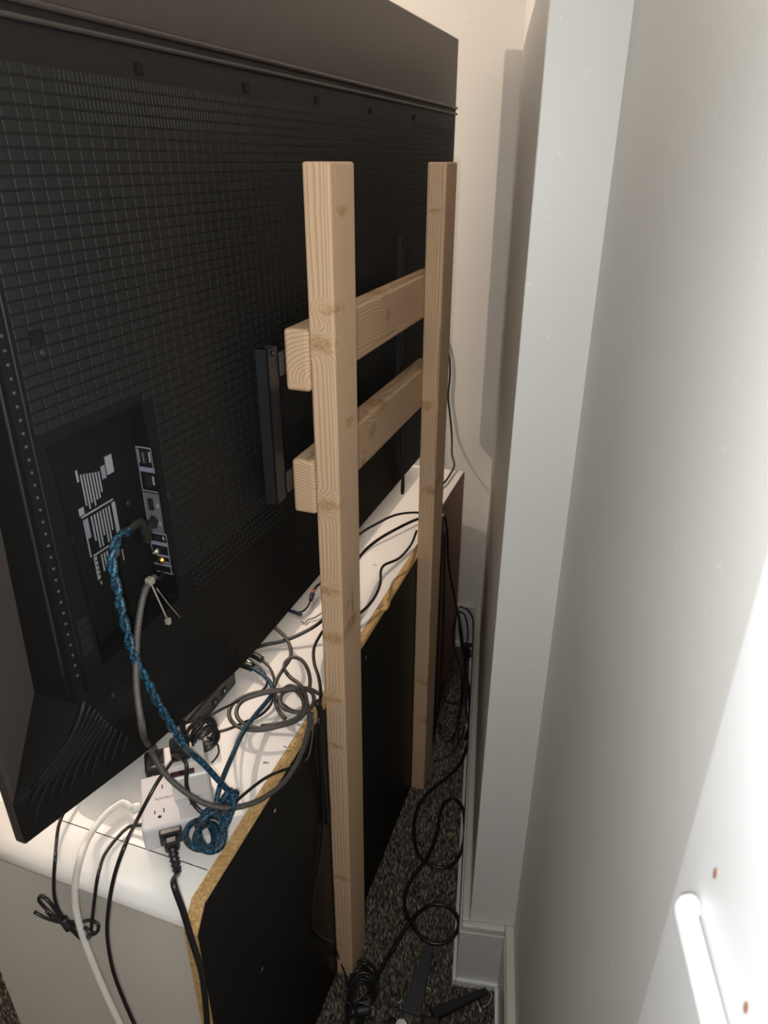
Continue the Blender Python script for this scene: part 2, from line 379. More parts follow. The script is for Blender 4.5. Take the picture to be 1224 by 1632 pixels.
# ------------------------------------------------------------------ wooden stand
WX0, WX1 = -.4495, -.4085
st = root('wooden_stand', cab(-.43, 1.3, 0), 'rough pine frame of two posts and two rails behind the television', 'stand', -A)
def timber(name, dims, axis, pith, knots, tint=1.0, bev=.0045, period=.0048, smudge=None):
    a0, a1, b0, b1, c0, c1 = dims; o = cab(a0, b0, c0)
    kn = [(x, y, z, r) for (x, y, z, r) in knots]
    if smudge:
        q = up_(560, 965, WX1); smudge = [(WX1-WX0, q.dot(CV)-b0, q.z, .026)]
    return B(name, cab, dims, wood(name+'_grain', axis, pith, kn, tint, period, smudge), st, bevel=bev, seg=3, ang=-A, origin=o)
def kz(py, px=510): return up_(px, py, WX0).z
knA = [(.018, 0, 1.510, .018), (.034, .01, 1.560, .014), (.02, 0, 1.250, .020), (.012, 0, 1.085, .016), (.022, 0, .985, .020), (.02, 0, .845, .015), (.041, .05, 1.38, .012), (.041, .045, 1.0, .02), (.02, 0, .73, .013), (.02, 0, .35, .016), (.041, .04, 1.69, .013)]
knB = [(.03, 0, 1.02, .016), (.041, .03, 1.04, .016), (.03, 0, .42, .018), (.036, .01, .28, .016), (.01, 0, 1.24, .020), (.02, 0, 1.66, .010)]
timber('post', (WX0, WX1, .953, 1.043, 0, 1.7515), 'Z', (-.03, -.06), knA, smudge=[(.041, 1.0)])
timber('post', (WX0, WX1, 1.553, 1.645, 0, 1.752), 'Z', (.07, -.03), knB)
timber('rail', (-.490, WX0-.0003, .950, 1.66, 1.437, 1.531), 'Y', (.045, .015), [(.0, .35, .094, .03), (.04, .36, .05, .012), (.02, 0, -.01, .02)], 1.0, .006, .0062)
timber('rail', (-.490, WX0-.0003, .953, 1.66, 1.229, 1.323), 'Y', (.012, -.01), [(.04, .27, .055, .020), (.03, .33, .094, .03), (.04, .22, .01, .014)], .97, .006, .0052)

# ------------------------------------------------------------------ television
tvo = root('television', tv(.91, 0, 1.004), 'huge black flat television seen from behind, hung on the wooden frame', 'television', TVANG)
Z0, Z1 = 1.004, 2.053
B('display_panel', tv, (0, TW, -.018, 0, Z0, Z1), 'tvpanel', tvo, bevel=.004, seg=3, ang=TVANG)
B('screen', tv, (.008, TW-.008, -.0195, -.0175, Z0+.02, Z1-.008), 'bplastic', tvo, ang=TVANG)
KW = .046/.876; ZT = 1.88
def wedge(z): return .028+KW*(ZT-z)
def left(z):
    if z > 1.19: return .065+(z-1.19)*(.105-.065)/(ZT-1.19)
    if z > 1.075: return .065*(z-1.075)/(1.19-1.075)
    return 0.0
RS0, RS1, RZ0, RZ1 = .115, .268, 1.212, 1.487
def right(z): return .105+(ZT-z)*.26 if z > 1.19 else .284
def hgt(s, z):
    e = s; t = wedge(z)
    tb = .004+.041*(e/.17) if e < .17 else .045+.033*min(1, (e-.17)/.25)
    wz = max(0, min(1, (1.19-z)/.13)); wz = wz*wz*(3-2*wz)
    return t*(1-wz)+min(t, tb)*wz
zl = sorted(set([1.012, 1.075, 1.19, RZ0-.0008, RZ0+.0008, RZ1-.0008, RZ1+.0008, ZT]+[1.02+.02*i for i in range(43)]))
def zlow(z, s): return z+(1.19-z)/.178*.014*min(1, max(0, s-.3)) if z < 1.19 else z
sl = sorted(set([RS0-.0008, RS0+.0008, RS1-.0008, RS1+.0008]+[.0+.02*i for i in range(92)]+[TW]))
bm = bmesh.new(); grid = []
for z in zl:
    L = left(z); row = []
    for s in sl:
        if s < .11: ss = L+(.11-L)*s/.11
        elif s > TW-.30: e = TW-s; Rr = right(z); ss = TW-(Rr+(.30-Rr)*e/.30)
        else: ss = s
        t = hgt(ss, z)
        if RS0 < s < RS1 and RZ0 < z < RZ1: t = .030
        row.append(bm.verts.new(tv(ss, t, zlow(z, ss))))
    grid.append(row)
for r0, r1 in zip(grid, grid[1:]):
    for i in range(len(sl)-1): bm.faces.new((r0[i], r0[i+1], r1[i+1], r1[i]))
loop = grid[0][:] + [r[-1] for r in grid[1:]] + grid[-1][-2::-1] + [r[0] for r in grid[-2:0:-1]]
def flatv(v_):
    p = v_.co; return bm.verts.new(p - TN*((p-TO).dot(TN)+.001))
fl = [flatv(q) for q in loop]
for i in range(len(loop)): bm.faces.new((loop[i], loop[i-1], fl[i-1], fl[i]))
bmesh.ops.recalc_face_normals(bm, faces=bm.faces)
cover = finish('back_cover', bm, 'tv', tvo, ang=TVANG)
# top ridge lip of the cover
bm = bmesh.new()
for (z, t, r) in ((ZT+.002, .030, .0035), (ZT-.012, .0315, .0028)):
    sweep(bm, [tv(.11+(TW-.215)*i/30, t, z) for i in range(31)], r, 8)
finish('ridge_lip', bm, 'tvpanel', tvo, ang=TVANG)
# moulded cells of the back cover
PS, PZ = .0187, .0119
bm = bmesh.new()
def cell(bm, s0, s1, z0, z1, raise_):
    q = [(s0, z0), (s1, z0), (s1, z1), (s0, z1)]; ch = .0006
    lo = [bm.verts.new(tv(a, hgt(a, b)-.0002, b)) for a, b in q]
    q2 = [(s0+ch, z0+ch), (s1-ch, z0+ch), (s1-ch, z1-ch), (s0+ch, z1-ch)]
    hi = [bm.verts.new(tv(a, hgt(a, b)+raise_, b)) for a, b in q2]
    bm.faces.new(hi)
    for i in range(4): bm.faces.new((lo[i-1], lo[i], hi[i], hi[i-1]))
z = 1.238; row = 0
while z+PZ < ZT-.036:
    L = left(z)+.022; s = L
    while s+PS < TW-right(z)-.02:
        if not (s+PS > RS0-.004 and s < RS1+.004 and z < RZ1+.004):
            if z > 1.775 and .235 < s < .60:
                for q in range(3): cell(bm, s+PS/3*q+.0010, s+PS/3*(q+1)-.0010, z+.0012, z+PZ-.0012, .0007)
            else: cell(bm, s+.0009, s+PS-.0009, z+.0010, z+PZ-.0010, .0005)
        s += PS
    z += PZ; row += 1
bmesh.ops.recalc_face_normals(bm, faces=bm.faces)
ce = finish('moulded_cells', bm, 'tvcell', cover, ang=TVANG); ce['kind'] = 'stuff'
# dotted strip along the near edge, and its groove rib
bm = bmesh.new()
for i in range(46):
    z = 1.225+i*.0135; s = left(z)+.008; lathe(bm, tv(s, hgt(s, z)-.001, z), TN, [(0, .0022), (.0016, .002), (.0024, .0008)], 8)
pd = finish('perforated_strip', bm, 'plate', cover, ang=TVANG); pd['kind'] = 'stuff'
tube('edge_rib', [tv(left(z)+.016, hgt(left(z)+.016, z), z) for z in (1.2, 1.4, 1.6, 1.86)], .0022, 'tv', cover, n=6, step=.05)
tube('edge_rib', [tv(left(z)+.001, hgt(left(z)+.016, z)*.8, z) for z in (1.2, 1.4, 1.6, 1.86)], .003, 'tvcell', cover, n=6, step=.05)
# slanted grille ribs in the near lower corner
for i in range(11):
    s0 = .075+i*.0075; zt = 1.19-i*.013
    pts = []
    for q in range(7):
        z = max(1.032, zt-q*(zt-1.03+.004*i)/6.5); s = s0-(zt-z)*.60+.0
        if s > .004 and not (pts and z <= 1.032): pts.append(tv(s, hgt(s, z)+.0003, z))
    if len(pts) > 2: tube('grille_rib', pts, .0016 if i else .003, 'tvcell', cover, n=6, step=.02)
# cord clip, screws
def onw(px, py):
    n = TN+_z*KW; return hit(px, py, n, TN.dot(TO)+.028+KW*ZT)
def tvc(p): q = p-TO; return q.dot(TS), q.dot(TN), p.z
s_, t_, z_ = tvc(onw(60, 537)); B('clip_hole', tv, (s_-.010, s_+.008, t_-.001, t_+.0016, z_-.007, z_+.007), 'tvdark', cover, ang=TVANG)
for (px, py) in ((68, 562), (268, 790), (180, 1108)):
    disc('screw', onw(px, py), TN, [(0, .004), (.0015, .0038), (.0018, .0015), (.0008, .001)], 'steel', cover, 10)
for (px, py) in ((222, 110), (392, 140), (505, 160), (590, 177), (660, 188)):
    s_, t_, z_ = tvc(onw(px, py)); B('latch_slot', tv, (s_-.006, s_+.006, t_-.001, t_+.0018, z_-.006, z_+.006), 'tvdark', cover, ang=TVANG)
# rows of vent dimples below the rails
bm = bmesh.new()
for r_ in range(7):
    z = 1.258-r_*.0095
    for i in range(28):
        s = .30+i*.0095+r_*.002; lathe(bm, tv(s, hgt(s, z)-.0004, z), TN, [(0, .0028), (.0012, .0024), (.0016, .001)], 6)
vd = finish('vent_dimples', bm, 'tvcell', cover, ang=TVANG); vd['kind'] = 'stuff'
# recess: socket strip on its far wall, printed plate on its floor
B('recess_liner', tv, (RS0+.001, RS1-.001, .0300, .0306, RZ0+.001, RZ1-.001), 'tvdark', cover, ang=TVANG)
sf = RS1-.0012                                                      # socket face looks back along -s
def sk(d, t0, t1, z0, z1): return (sf-d, sf+.0005, t0, t1, z0, z1)
strip = B('socket_strip', tv, sk(.0008, .0310, .0600, 1.250, 1.432), 'tvdark', tvo, ang=TVANG)
def line(t0, t1, z0, z1, m='printb', d=.0013): B('printed_line', tv, sk(d, t0, t1, z0, z1), m, strip, ang=TVANG)
line(.0315, .0325, 1.372, 1.431); line(.0315, .0545, 1.430, 1.4318); line(.0315, .0555, 1.398, 1.4045); line(.0315, .0555, 1.3705, 1.372)
line(.0535, .0545, 1.40, 1.431); line(.0335, .0355, 1.41, 1.428)
line(.0315, .0560, 1.310, 1.3685, 'soot', .0011); line(.0315, .0325, 1.310, 1.3685)
line(.0575, .0585, 1.25, 1.312); line(.0315, .0325, 1.280, 1.312); line(.0325, .0590, 1.2925, 1.298); line(.0325, .0592, 1.2755, 1.2785); line(.0325, .0595, 1.2615, 1.2645); line(.034, .0595, 1.250, 1.2515)
line(.0315, .0590, 1.3095, 1.3115); line(.047, .0585, 1.266, 1.2685)
def port(t0, t1, z0, z1, m='bplastic', lab=None):
    p = B('socket', tv, sk(.0022, t0, t1, z0, z1), 'bplastic', strip, bevel=.0006, ang=TVANG)
    B('contact', tv, (sf-.0027, sf-.002, t0+(t1-t0)*.35, t0+(t1-t0)*.6, z0+.002, z1-.002), m, p, ang=TVANG)
    if lab: line(*lab, 'print')
port(.038, .047, 1.409, 1.427, 'soot', (.0495, .052, 1.412, 1.426)); port(.0385, .048, 1.378, 1.394, 'gold', (.0500, .0525, 1.381, 1.393))
port(.038, .046, 1.344, 1.361, 'gold', (.050, .0535, 1.349, 1.355)); port(.038, .046, 1.318, 1.336, 'soot', (.050, .0535, 1.323, 1.329)); port(.039, .048, 1.300, 1.3085, 'slot', (.0515, .0545, 1.302, 1.307))
disc('coax_socket', tv(sf, .043, 1.286), -TS, [(0, .0045), (.011, .0045), (.0112, .0035), (.014, .0015), (.0142, .0005)], 'metal', strip, 12)
disc('composite_socket', tv(sf, .045, 1.270), -TS, [(0, .0055), (.003, .0055), (.0035, .0045), (.006, .004), (.0062, .0015)], 'gold', strip, 14)
# printed rating plate: illegible small print as rules, seals and a mark
rf = lambda a, b, c: tv(a, b, c)
plate = B('printed_plate', tv, (.150, .232, .0306, .0309, 1.285, 1.440), 'tvdark', tvo, ang=TVANG)
def rule(s0, s1, z0, z1, m='print'): B('printed_line', tv, (s0, s1, .0308, .0313, z0, z1), m, plate, ang=TVANG)
for i in range(7): rule(.1685+i*.0046, .1705+i*.0046, 1.392+(.0 if i < 5 else .006)-.006*(i % 2), 1.431-.0012*i)
rule(.2015, .2085, 1.412, 1.428, 'printb'); rule(.2105, .2225, 1.414, 1.437)
rule(.1625, .1655, 1.424, 1.438); rule(.1560, .1640, 1.384, 1.393)
rule(.158, .212, 1.3805, 1.3825)
for i in range(7): rule(.172+i*.0050, .1742+i*.0050, 1.332+(.0 if i % 3 else .012), 1.3765)
rule(.2085, .2145, 1.335, 1.378); rule(.162, .167, 1.352, 1.377, 'printb'); rule(.1595, .1612, 1.328, 1.377)
rule(.164, .214, 1.3265, 1.3285)
for i in range(3): rule(.176+i*.0048, .1782+i*.0048, 1.300+.004*i, 1.323)
disc('certification_seal', tv(.2000, .0309, 1.3130), TN, [(0, .0085), (.0003, .0085), (.0004, .0005)], 'print', plate, 20)
rule(.189, .198, 1.285, 1.301); rule(.2115, .2130, 1.296, 1.312)
for i in range(5): rule(.1645, .1690, 1.3205-i*.0065, 1.3250-i*.0065)
rule(.1640, .1655, 1.2935, 1.3250); rule(.1670, .1690, 1.2860, 1.2905)
for (px, py) in ((205, 802), (113, 862)): disc('screw', tp(px, py, .0306), TN, [(0, .0045), (.001, .0042), (.0012, .001)], 'steel', tvo, 10)

# ------------------------------------------------------------------ bracket between the frame and the television
bk = root('television_bracket', cab(-.505, 1.25, 1.24), 'dark steel television bracket screwed to the pine rails', 'bracket', -A)
def arm(v0, v1, z0, z1, d=.029):
    bm = bmesh.new(); box(bm, cab, -.494-d, -.494, v0, v0+.0025, z0, z1); box(bm, cab, -.4965, -.494, v0, v1, z0, z1); box(bm, cab, -.494-d, -.494, v1-.0025, v1, z0, z1)
    bmesh.ops.recalc_face_normals(bm, faces=bm.faces); finish('bracket_arm', bm, 'steel', bk, ang=-A)
arm(.906, .938, 1.262, 1.508, .020); arm(1.530, 1.552, 1.25, 1.61, .010)
for z0 in (1.462, 1.270):
    o_ = B('wall_plate', cab, (-.4935, -.4905, .938, 1.545, z0, z0+.036), 'plate', bk, bevel=.0008, ang=-A)
    for vv in (.955, 1.10, 1.25, 1.40, 1.52): disc('screw_hole', cab(-.4935, vv, z0+.018), -CU, [(0, .005), (.0006, .005), (.0007, .0005)], 'slot', o_, 12)
for v_ in (.922, 1.544): disc('bolt', cab(-.494, v_, 1.50 if v_ < 1 else 1.595), CU, [(0, .005), (.003, .005), (.004, .003), (.0042, .0005)], 'steel', bk, 6)
sp_ = [cab(-.500, 1.556, 1.25), cab(-.497, 1.562, 1.16), cab(-.496, 1.566, 1.06), cab(-.497, 1.566, 1.00), cab(-.498, 1.574, .992), cab(-.499, 1.582, 1.00), cab(-.500, 1.578, 1.06), cab(-.502, 1.566, 1.16), cab(-.503, 1.558, 1.25)]
tube('pull_strap', sp_, .0042, 'cordb', bk, n=8, step=.006, flat=.6)

# ------------------------------------------------------------------ things lying on the cabinet
sb = root('soundbar', cab(-.73, 1.36, CT), 'long low black bar lying on the cabinet under the television', 'soundbar', -A)
bm = bmesh.new(); n = 12; path = [cab(-.718-.024*(1-i/20)**3, .655+i*(2.085-.655)/20, CT+.059) for i in range(21)]
for f_ in (1,):
    rr = []
    for i, p in enumerate(path):
        sc_ = 1.0 if 0 < i < 20 else .82
        rr.append([bm.verts.new(p+CU*(.05*sc_*(abs(math.cos(a))**.45)*(1 if math.cos(a) > 0 else -1))+_z*(.058*sc_*(abs(math.sin(a))**.45)*(1 if math.sin(a) > 0 else -1))) for a in [2*math.pi*(q+.5)/16 for q in range(16)]])
    for r0, r1 in zip(rr, rr[1:]):
        for i in range(16): bm.faces.new((r0[i], r0[(i+1) % 16], r1[(i+1) % 16], r1[i]))
    bm.faces.new(rr[0][::-1]); bm.faces.new(rr[-1])
bmesh.ops.recalc_face_normals(bm, faces=bm.faces)
finish('body', bm, 'bplastic', sb, ang=-A)
for v_ in (.8, 1.9): B('foot', cab, (-.755, -.685, v_, v_+.03, CT, CT+.004), 'cordb', sb, ang=-A)

mb = root('media_box', cab(-.66, .87, CT), 'slim black box with cable sockets half hidden under the television', 'media box', -A)
B('case', cab, (-.664, -.642, .795, .958, CT+.002, CT+.045), 'bplastic', mb, bevel=.004, ang=-A)
B('foot', cab, (-.661, -.646, .80, .815, CT, CT+.003), 'cordb', mb, ang=-A); B('foot', cab, (-.661, -.646, .94, .953, CT, CT+.003), 'cordb', mb, ang=-A)
for i, (v_, m_) in enumerate(((.815, 'metal'), (.872, 'gold'), (.905, 'wplastic'))):
    q = B('socket', cab, (-.6425, -.6405, v_, v_+.016, CT+.014, CT+.026), 'slot', mb, bevel=.0008, ang=-A)
    B('contact', cab, (-.6407, -.6400, v_+.006, v_+.010, CT+.017, CT+.022), m_, q, ang=-A)

# surge protector: square white block
c0 = V((-.576, .573)); ex = V((.086, .067)).normalized(); ey = V((-ex.y, ex.x)); SZ = .108
e1 = CU*ex.x+CV*ex.y; e2 = CU*ey.x+CV*ey.y
so = cab(c0.x, c0.y, CT); sg = frame_at(so, e1, e2, _z); sang = math.atan2(e1.y, e1.x)
su = root('surge_protector', so+e1*.054+e2*.054, 'square white outlet block with black cords on the cabinet corner', 'surge protector', sang)
H_ = .046
B('body', sg, (0, SZ, 0, SZ, .001, H_), 'wplastic', su, bevel=.006, seg=4, ang=sang)
B('base', sg, (.006, SZ-.006, .006, SZ-.006, 0, .004), 'bplastic', su, ang=sang)
def outlet(cx, cy, flip, face='top'):
    f = -1 if flip else 1
    bm = bmesh.new()
    box(bm, sg, cx-.0075, cx-.0058, cy-.0032, cy+.0032, H_-.001, H_+.0003); box(bm, sg, cx+.0058, cx+.0075, cy-.0042, cy+.0042, H_-.001, H_+.0003)
    lathe(bm, sg(cx, cy-f*.0105, H_-.001), _z, [(0, .0028), (.0013, .0028), (.00135, .0005)], 10)
    bmesh.ops.recalc_face_normals(bm, faces=bm.faces); finish('outlet_slots', bm, 'slot', su, ang=sang)
outlet(.027, .030, False); outlet(.027, .078, True); outlet(.080, .030, False); outlet(.080, .078, True)
text_part('brand_lettering', 'POWRUI', sg(.035, .054, H_), e1, e2, _z, .0068, 'soot', su)
# plug in its front face
pf = frame_at(sg(.040, 0, .030), e1, e2, _z)
pg = root('power_cable', sg(.040, -.02, .01), 'black power cord plugged into the front of the white block, hanging down', 'cord')
B('plug', pf, (-.0165, .0165, -.013, 0, -.012, .012), 'bplastic', pg, bevel=.003, ang=sang)
B('plug_neck', pf, (-.011, .011, -.030, -.012, -.011, .009), 'bplastic', pg, bevel=.005, ang=sang)
rel = [pf(0, -.028, -.002), pf(.001, -.038, -.010), pf(.002, -.044, -.020), pf(.003, -.047, -.030)]
tube('strain_relief', rel, .0075, 'bplastic', pg, n=10, step=.002, rf=lambda L: 1.0+.16*math.sin(L*900)-.25*L/.04)
tube('cord', [rel[-2], rel[-1], vp(277, 1410, .50), vp(291, 1450, .497), vp(306, 1500, .495), vp(320, 1545, .493), vp(327, 1595, .492), vp(331, 1650, .490)], .0044, 'cord', pg, flat=.7)
# white adapter standing on the block, with a dark red window
ad = root('white_adapter', sg(.077, .062, H_), 'white plug-in adapter with dark red window standing on the outlet block', 'adapter', sang)
B('body', sg, (.050, .106, .040, .086, H_, H_+.046), 'cream', ad, bevel=.004, seg=3, ang=sang)
B('upper_body', sg, (.044, .104, .046, .094, H_+.044, H_+.064), 'cream', ad, bevel=.003, ang=sang)
B('window', sg, (.051, .086, .0445, .0462, H_+.040, H_+.056), 'window', ad, bevel=.0005, ang=sang)
B('window_bezel', sg, (.049, .088, .0452, .0465, H_+.038, H_+.058), 'cream', ad, ang=sang)
# black plug on the adapter
pl = root('black_plug', sg(.070, .068, H_+.064), 'black plug with thin cord pushed into the white adapter', 'plug', sang)
B('body', sg, (.055, .084, .054, .082, H_+.0642, H_+.092), 'bplastic', pl, bevel=.004, ang=sang)
tube('cord', [sg(.058, .054, H_+.085), zp(296, 1215, .955), zp(297, 1250, .925), zp(305, 1275, .90), zp(318, 1292, .885), zp(335, 1302, .88), zp(350, 1303, .885)], .0032, 'cord', pl)
# black brick beside it
br = root('power_brick', cab(-.66, .735, CT), 'black power brick on the cabinet between white outlet block and television', 'power brick', sang)
bo = frame_at(cab(-.648, .672, CT), e1, e2, _z)
B('case', bo, (.003, .070, .010, .055, 0, .034), 'bplastic', br, bevel=.004, ang=sang)
B('label', bo, (.012, .060, .018, .046, .034, .0345), 'slot', br, ang=sang)
disc('lamp', bo(.014, .0098, .020), -e2, [(0, .0016), (.0006, .0012), (.0007, .0003)], 'metal', br, 8)
# small pale adapter behind the brick
B_ = frame_at(cab(-.625, .765, CT), e1, e2, _z)
pa = root('pale_adapter', B_(.02, .02, 0), 'pale grey plug adapter lying behind the coiled black cord', 'adapter', sang)
B('body', B_, (0, .040, .0, .03, 0, .045), 'wplastic', pa, bevel=.003, ang=sang); B('band', B_, (.0195, .0275, -.0006, .0306, .0, .0456), 'crumb', pa, ang=sang)

# bundled black wire coil over the adapter
def coil(bm, o, ax, up, rx, ry, turns, r, wob=.006, width=.02, n=8):
    side = ax; fw = up; lat = ax.cross(up).normalized(); path = []
    N = int(turns*26)
    for i in range(N+1):
        a = 2*math.pi*i/26; k_ = i/26
        w1 = 1+.12*math.sin(k_*2.3+1)
        path.append(o+side*(rx*w1*math.cos(a))+fw*(ry*w1*math.sin(a))+lat*(width*(.5*math.sin(k_*1.9))+wob*math.sin(a*.5+k_)))
    sweep(bm, path, r, n); return path
cl = root('coiled_black_cable', zp(325, 1172, .90), 'small bundle of coiled thin black wire behind the white adapter', 'cord')
bm = bmesh.new(); coil(bm, zp(325, 1170, .930), V((.55, .45, .25)).normalized(), V((-.2, -.2, .9)).normalized(), .021, .019, 7, .0024, .004, .03)
finish('coil', bm, 'cord', cl)
tube('tail', [zp(330, 1175, .93), zp(344, 1182, .91), zp(349, 1196, .89), zp(345, 1207, .873), zp(337, 1216, .868)], .0016, 'cord', cl)
tube('tail', [zp(326, 1150, .945), zp(345, 1135, .90), zp(380, 1118, .86), zp(410, 1106, .845), zp(425, 1092, .84), zp(424, 1078, .842), zp(412, 1062, .845), zp(397, 1052, .848)], .0024, 'cord', cl)
tube('tail', [zp(340, 1168, .90), zp(355, 1165, .86), zp(372, 1159, .835), zp(390, 1151, .826), zp(415, 1140, .826), zp(432, 1122, .83), zp(434, 1106, .835)], .0028, 'cord', cl)
tube('tail', [zp(322, 1155, .945), zp(300, 1180, .94), zp(275, 1212, .935), zp(253, 1243, .93), zp(235, 1275, .915), zp(216, 1312, .885), vp(198, 1350, .515), vp(184, 1390, .502), vp(174, 1440, .495), vp(171, 1490, .492), vp(180, 1545, .490), vp(196, 1590, .489), vp(220, 1645, .488)], .0030, 'cord', cl)

# ------------------------------------------------------------------ blue braided cable
bl = root('braided_cable', tp(180, 900, .10), 'blue and black braided cable running from television socket to tied bundle', 'cable')
hz_ = tv(sf-.001, .042, 1.327)
plugp = [hz_, tv(sf-.022, .046, 1.328), tv(sf-.036, .056, 1.322), tp(222, 832, .078), tp(205, 846, .083)]
tube('plug', plugp, .0085, 'bplastic', bl, n=10, step=.003, flat=.75, rf=lambda L: 1.0 if L < .055 else .72)
def twist(name, pts, r, off, turns_per_m, parent, step=.003):
    path = spline(pts, step)
    fr_ = frames(path)
    for ph in (0, math.pi):
        bm = bmesh.new()
        sweep(bm, [p+a*(off*math.cos(L*turns_per_m*6.283+ph))+b*(off*math.sin(L*turns_per_m*6.283+ph)) for (p, t, a, b, L) in fr_], r, 8)
        finish(name, bm, 'blue', parent)
twist('strand', [tp(205, 846, .083), tp(190, 856, .092), tp(180, 878, .098), tp(179, 905, .10), tp(187, 940, .102), tp(194, 975, .104), tp(203, 1010, .106), tp(215, 1050, .110), tp(236, 1090, .113), tp(252, 1122, .116), tp(272, 1155, .122), tp(292, 1188, .128)], .0032, .0028, 20, bl)
tube('cable', [tp(290, 1184, .128), zp(304, 1200, .985), zp(325, 1218, .955), zp(345, 1240, .925), zp(358, 1254, .905), zp(366, 1264, .895), zp(356, 1285, .885), zp(342, 1305, .875)], .0046, 'blue', bl, n=10, step=.004)
tube('cable', [zp(347, 1303, .885), zp(345, 1280, .895), zp(349, 1258, .905), zp(356, 1238, .898), zp(370, 1205, .88), zp(385, 1172, .865), zp(405, 1142, .855), zp(425, 1118, .85), zp(434, 1105, .85), zp(432, 1090, .848), zp(420, 1076, .846), zp(408, 1068, .846), zp(402, 1064, .846)], .0042, 'blue', bl, n=10, step=.004)
# the tied bundle hanging in front of the white block
lp = []
for q, (cx, cy, rx, ry, z, tl) in enumerate(((322, 1330, 27, 24, .868, .5), (335, 1335, 24, 22, .878, .3), (340, 1322, 24, 34, .886, .1))):
    pts = []
    for i in range(15):
        a = 2*math.pi*i/13+tl*3
        pts.append(zp(cx+rx*math.cos(a)*(.55+.45*abs(math.sin(a/2+.3))), cy+ry*math.sin(a), z+.010*math.sin(a+q)))
    tube('loop', pts, .0047, 'blue', bl, n=10, step=.004)
tube('loop', [zp(352, 1300, .885), zp(366, 1275, .895), zp(376, 1262, .90), zp(372, 1285, .898), zp(360, 1315, .892), zp(345, 1345, .884)], .0048, 'blue', bl, n=10, step=.004)
tube('loop', [zp(345, 1305, .89), zp(358, 1270, .90), zp(368, 1260, .904), zp(371, 1272, .90), zp(362, 1300, .893), zp(352, 1322, .89)], .0048, 'blue', bl, n=10, step=.004)
tube('loop', [zp(318, 1312, .88), zp(330, 1300, .886), zp(345, 1292, .89), zp(356, 1280, .893), zp(362, 1268, .897)], .0048, 'blue', bl, n=10, step=.004)
bm = bmesh.new(); sweep(bm, spline([zp(351, 1305, .888), zp(361, 1284, .893)], .003), .0125, 14, None, .8); finish('tie_strap', bm, 'cordb', bl)
bo2 = zp(316, 1312, .880); bm = bmesh.new(); box(bm, frame_at(bo2, e1, e2, _z), -.006, .012, -.006, .008, -.006, .004, .002); finish('tie_end', bm, 'cordb', bl)
pe = [zp(403, 1064, .846), zp(392, 1060, .846), zp(380, 1056, .848), zp(366, 1052, .85)]
tube('plug', pe, .0085, 'bplastic', bl, n=10, step=.003, flat=.7)
tube('plug_tip', [pe[-1], pe[-1]+(pe[-1]-pe[-2])*.7], .005, 'metal', bl, n=8, step=.004, flat=.5)
# second plug beside it
hp_ = root('media_cable_plug', zp(398, 1046, .84), 'black cable plug with silver tip beside the blue cable end', 'plug')
p2 = [zp(418, 1052, .843), zp(408, 1046, .845), zp(394, 1040, .847), zp(382, 1036, .848)]
tube('plug', p2, .007, 'bplastic', hp_, n=10, step=.003, flat=.7); tube('plug_tip', [zp(392, 1052, .85), zp(402, 1060, .848)], .004, 'metal', hp_, n=8, step=.003, flat=.6)
tube('cord', [zp(416, 1051, .843), zp(428, 1062, .842), zp(436, 1078, .84), zp(437, 1095, .838), zp(434, 1108, .834)], .0028, 'cord', hp_)

# ------------------------------------------------------------------ grey corrugated cable with its zip tie
gc = root('corrugated_cable', tp(240, 928, .085), 'grey ribbed cable hanging from the television and coiled by the near post', 'cable')
ribf = lambda L: 1+.13*math.sin(L*2100)
tube('plug', [tv(sf-.002, .045, 1.256), tv(sf-.012, .050, 1.252), tp(246, 922, .080)], .003, 'cord', gc, n=8, step=.003)
tube('run', [tp(246, 920, .078), tp(239, 928, .086), tp(231, 942, .092), tp(224, 972, .098), tp(219, 1010, .104), tp(217, 1055, .110), tp(218, 1100, .118), tp(225, 1150, .130), zp(240, 1195, 1.0), zp(262, 1232, .965), zp(292, 1260, .94), zp(325, 1280, .918), zp(362, 1288, .90), zp(400, 1281, .882), zp(432, 1264, .862), zp(458, 1240, .845), zp(477, 1208, .838), zp(488, 1175, .838), zp(493, 1148, .842), zp(490, 1125, .85)], .0040, 'grey', gc, n=8, step=.0009, rf=ribf)
def gloop(pts, r=.0036): tube('loop', [zp(*p) for p in pts], r, 'grey', gc, n=8, step=.0012, rf=ribf)
gloop([(430, 992, .845), (440, 1002, .85), (455, 1016, .858), (463, 1034, .862), (462, 1050, .862), (453, 1064, .858), (443, 1080, .85), (437, 1096, .846), (438, 1116, .842), (446, 1136, .838), (455, 1146, .836)])
gloop([(452, 1067, .866), (455, 1055, .872), (465, 1048, .878), (479, 1051, .878), (489, 1064, .872), (494, 1082, .862), (493, 1100, .852)])
gloop([(452, 1066, .852), (462, 1079, .856), (476, 1090, .86), (486, 1105, .862), (488, 1124, .860), (482, 1140, .852), (466, 1149, .842), (440, 1154, .836), (416, 1157, .832)])
gloop([(508, 1106, .85), (496, 1099, .852), (478, 1096, .856), (450, 1099, .86), (420, 1102, .862), (392, 1109, .862), (371, 1122, .860), (365, 1138, .858), (372, 1153, .856), (390, 1162, .854), (415, 1164, .854), (445, 1158, .854), (470, 1150, .852), (486, 1136, .850), (489, 1118, .85), (480, 1101, .852), (462, 1093, .856), (452, 1098, .858)])
gloop([(470, 1098, .866), (440, 1102, .868), (410, 1108, .868), (386, 1118, .866), (377, 1132, .864), (381, 1147, .862), (398, 1158, .858), (425, 1160, .856), (452, 1153, .856), (474, 1143, .856), (484, 1128, .858), (480, 1110, .86), (468, 1100, .862), (452, 1104, .862), (446, 1118, .860), (454, 1130, .858), (474, 1135, .856), (492, 1131, .854), (500, 1118, .852), (497, 1104, .854), (484, 1097, .856)])
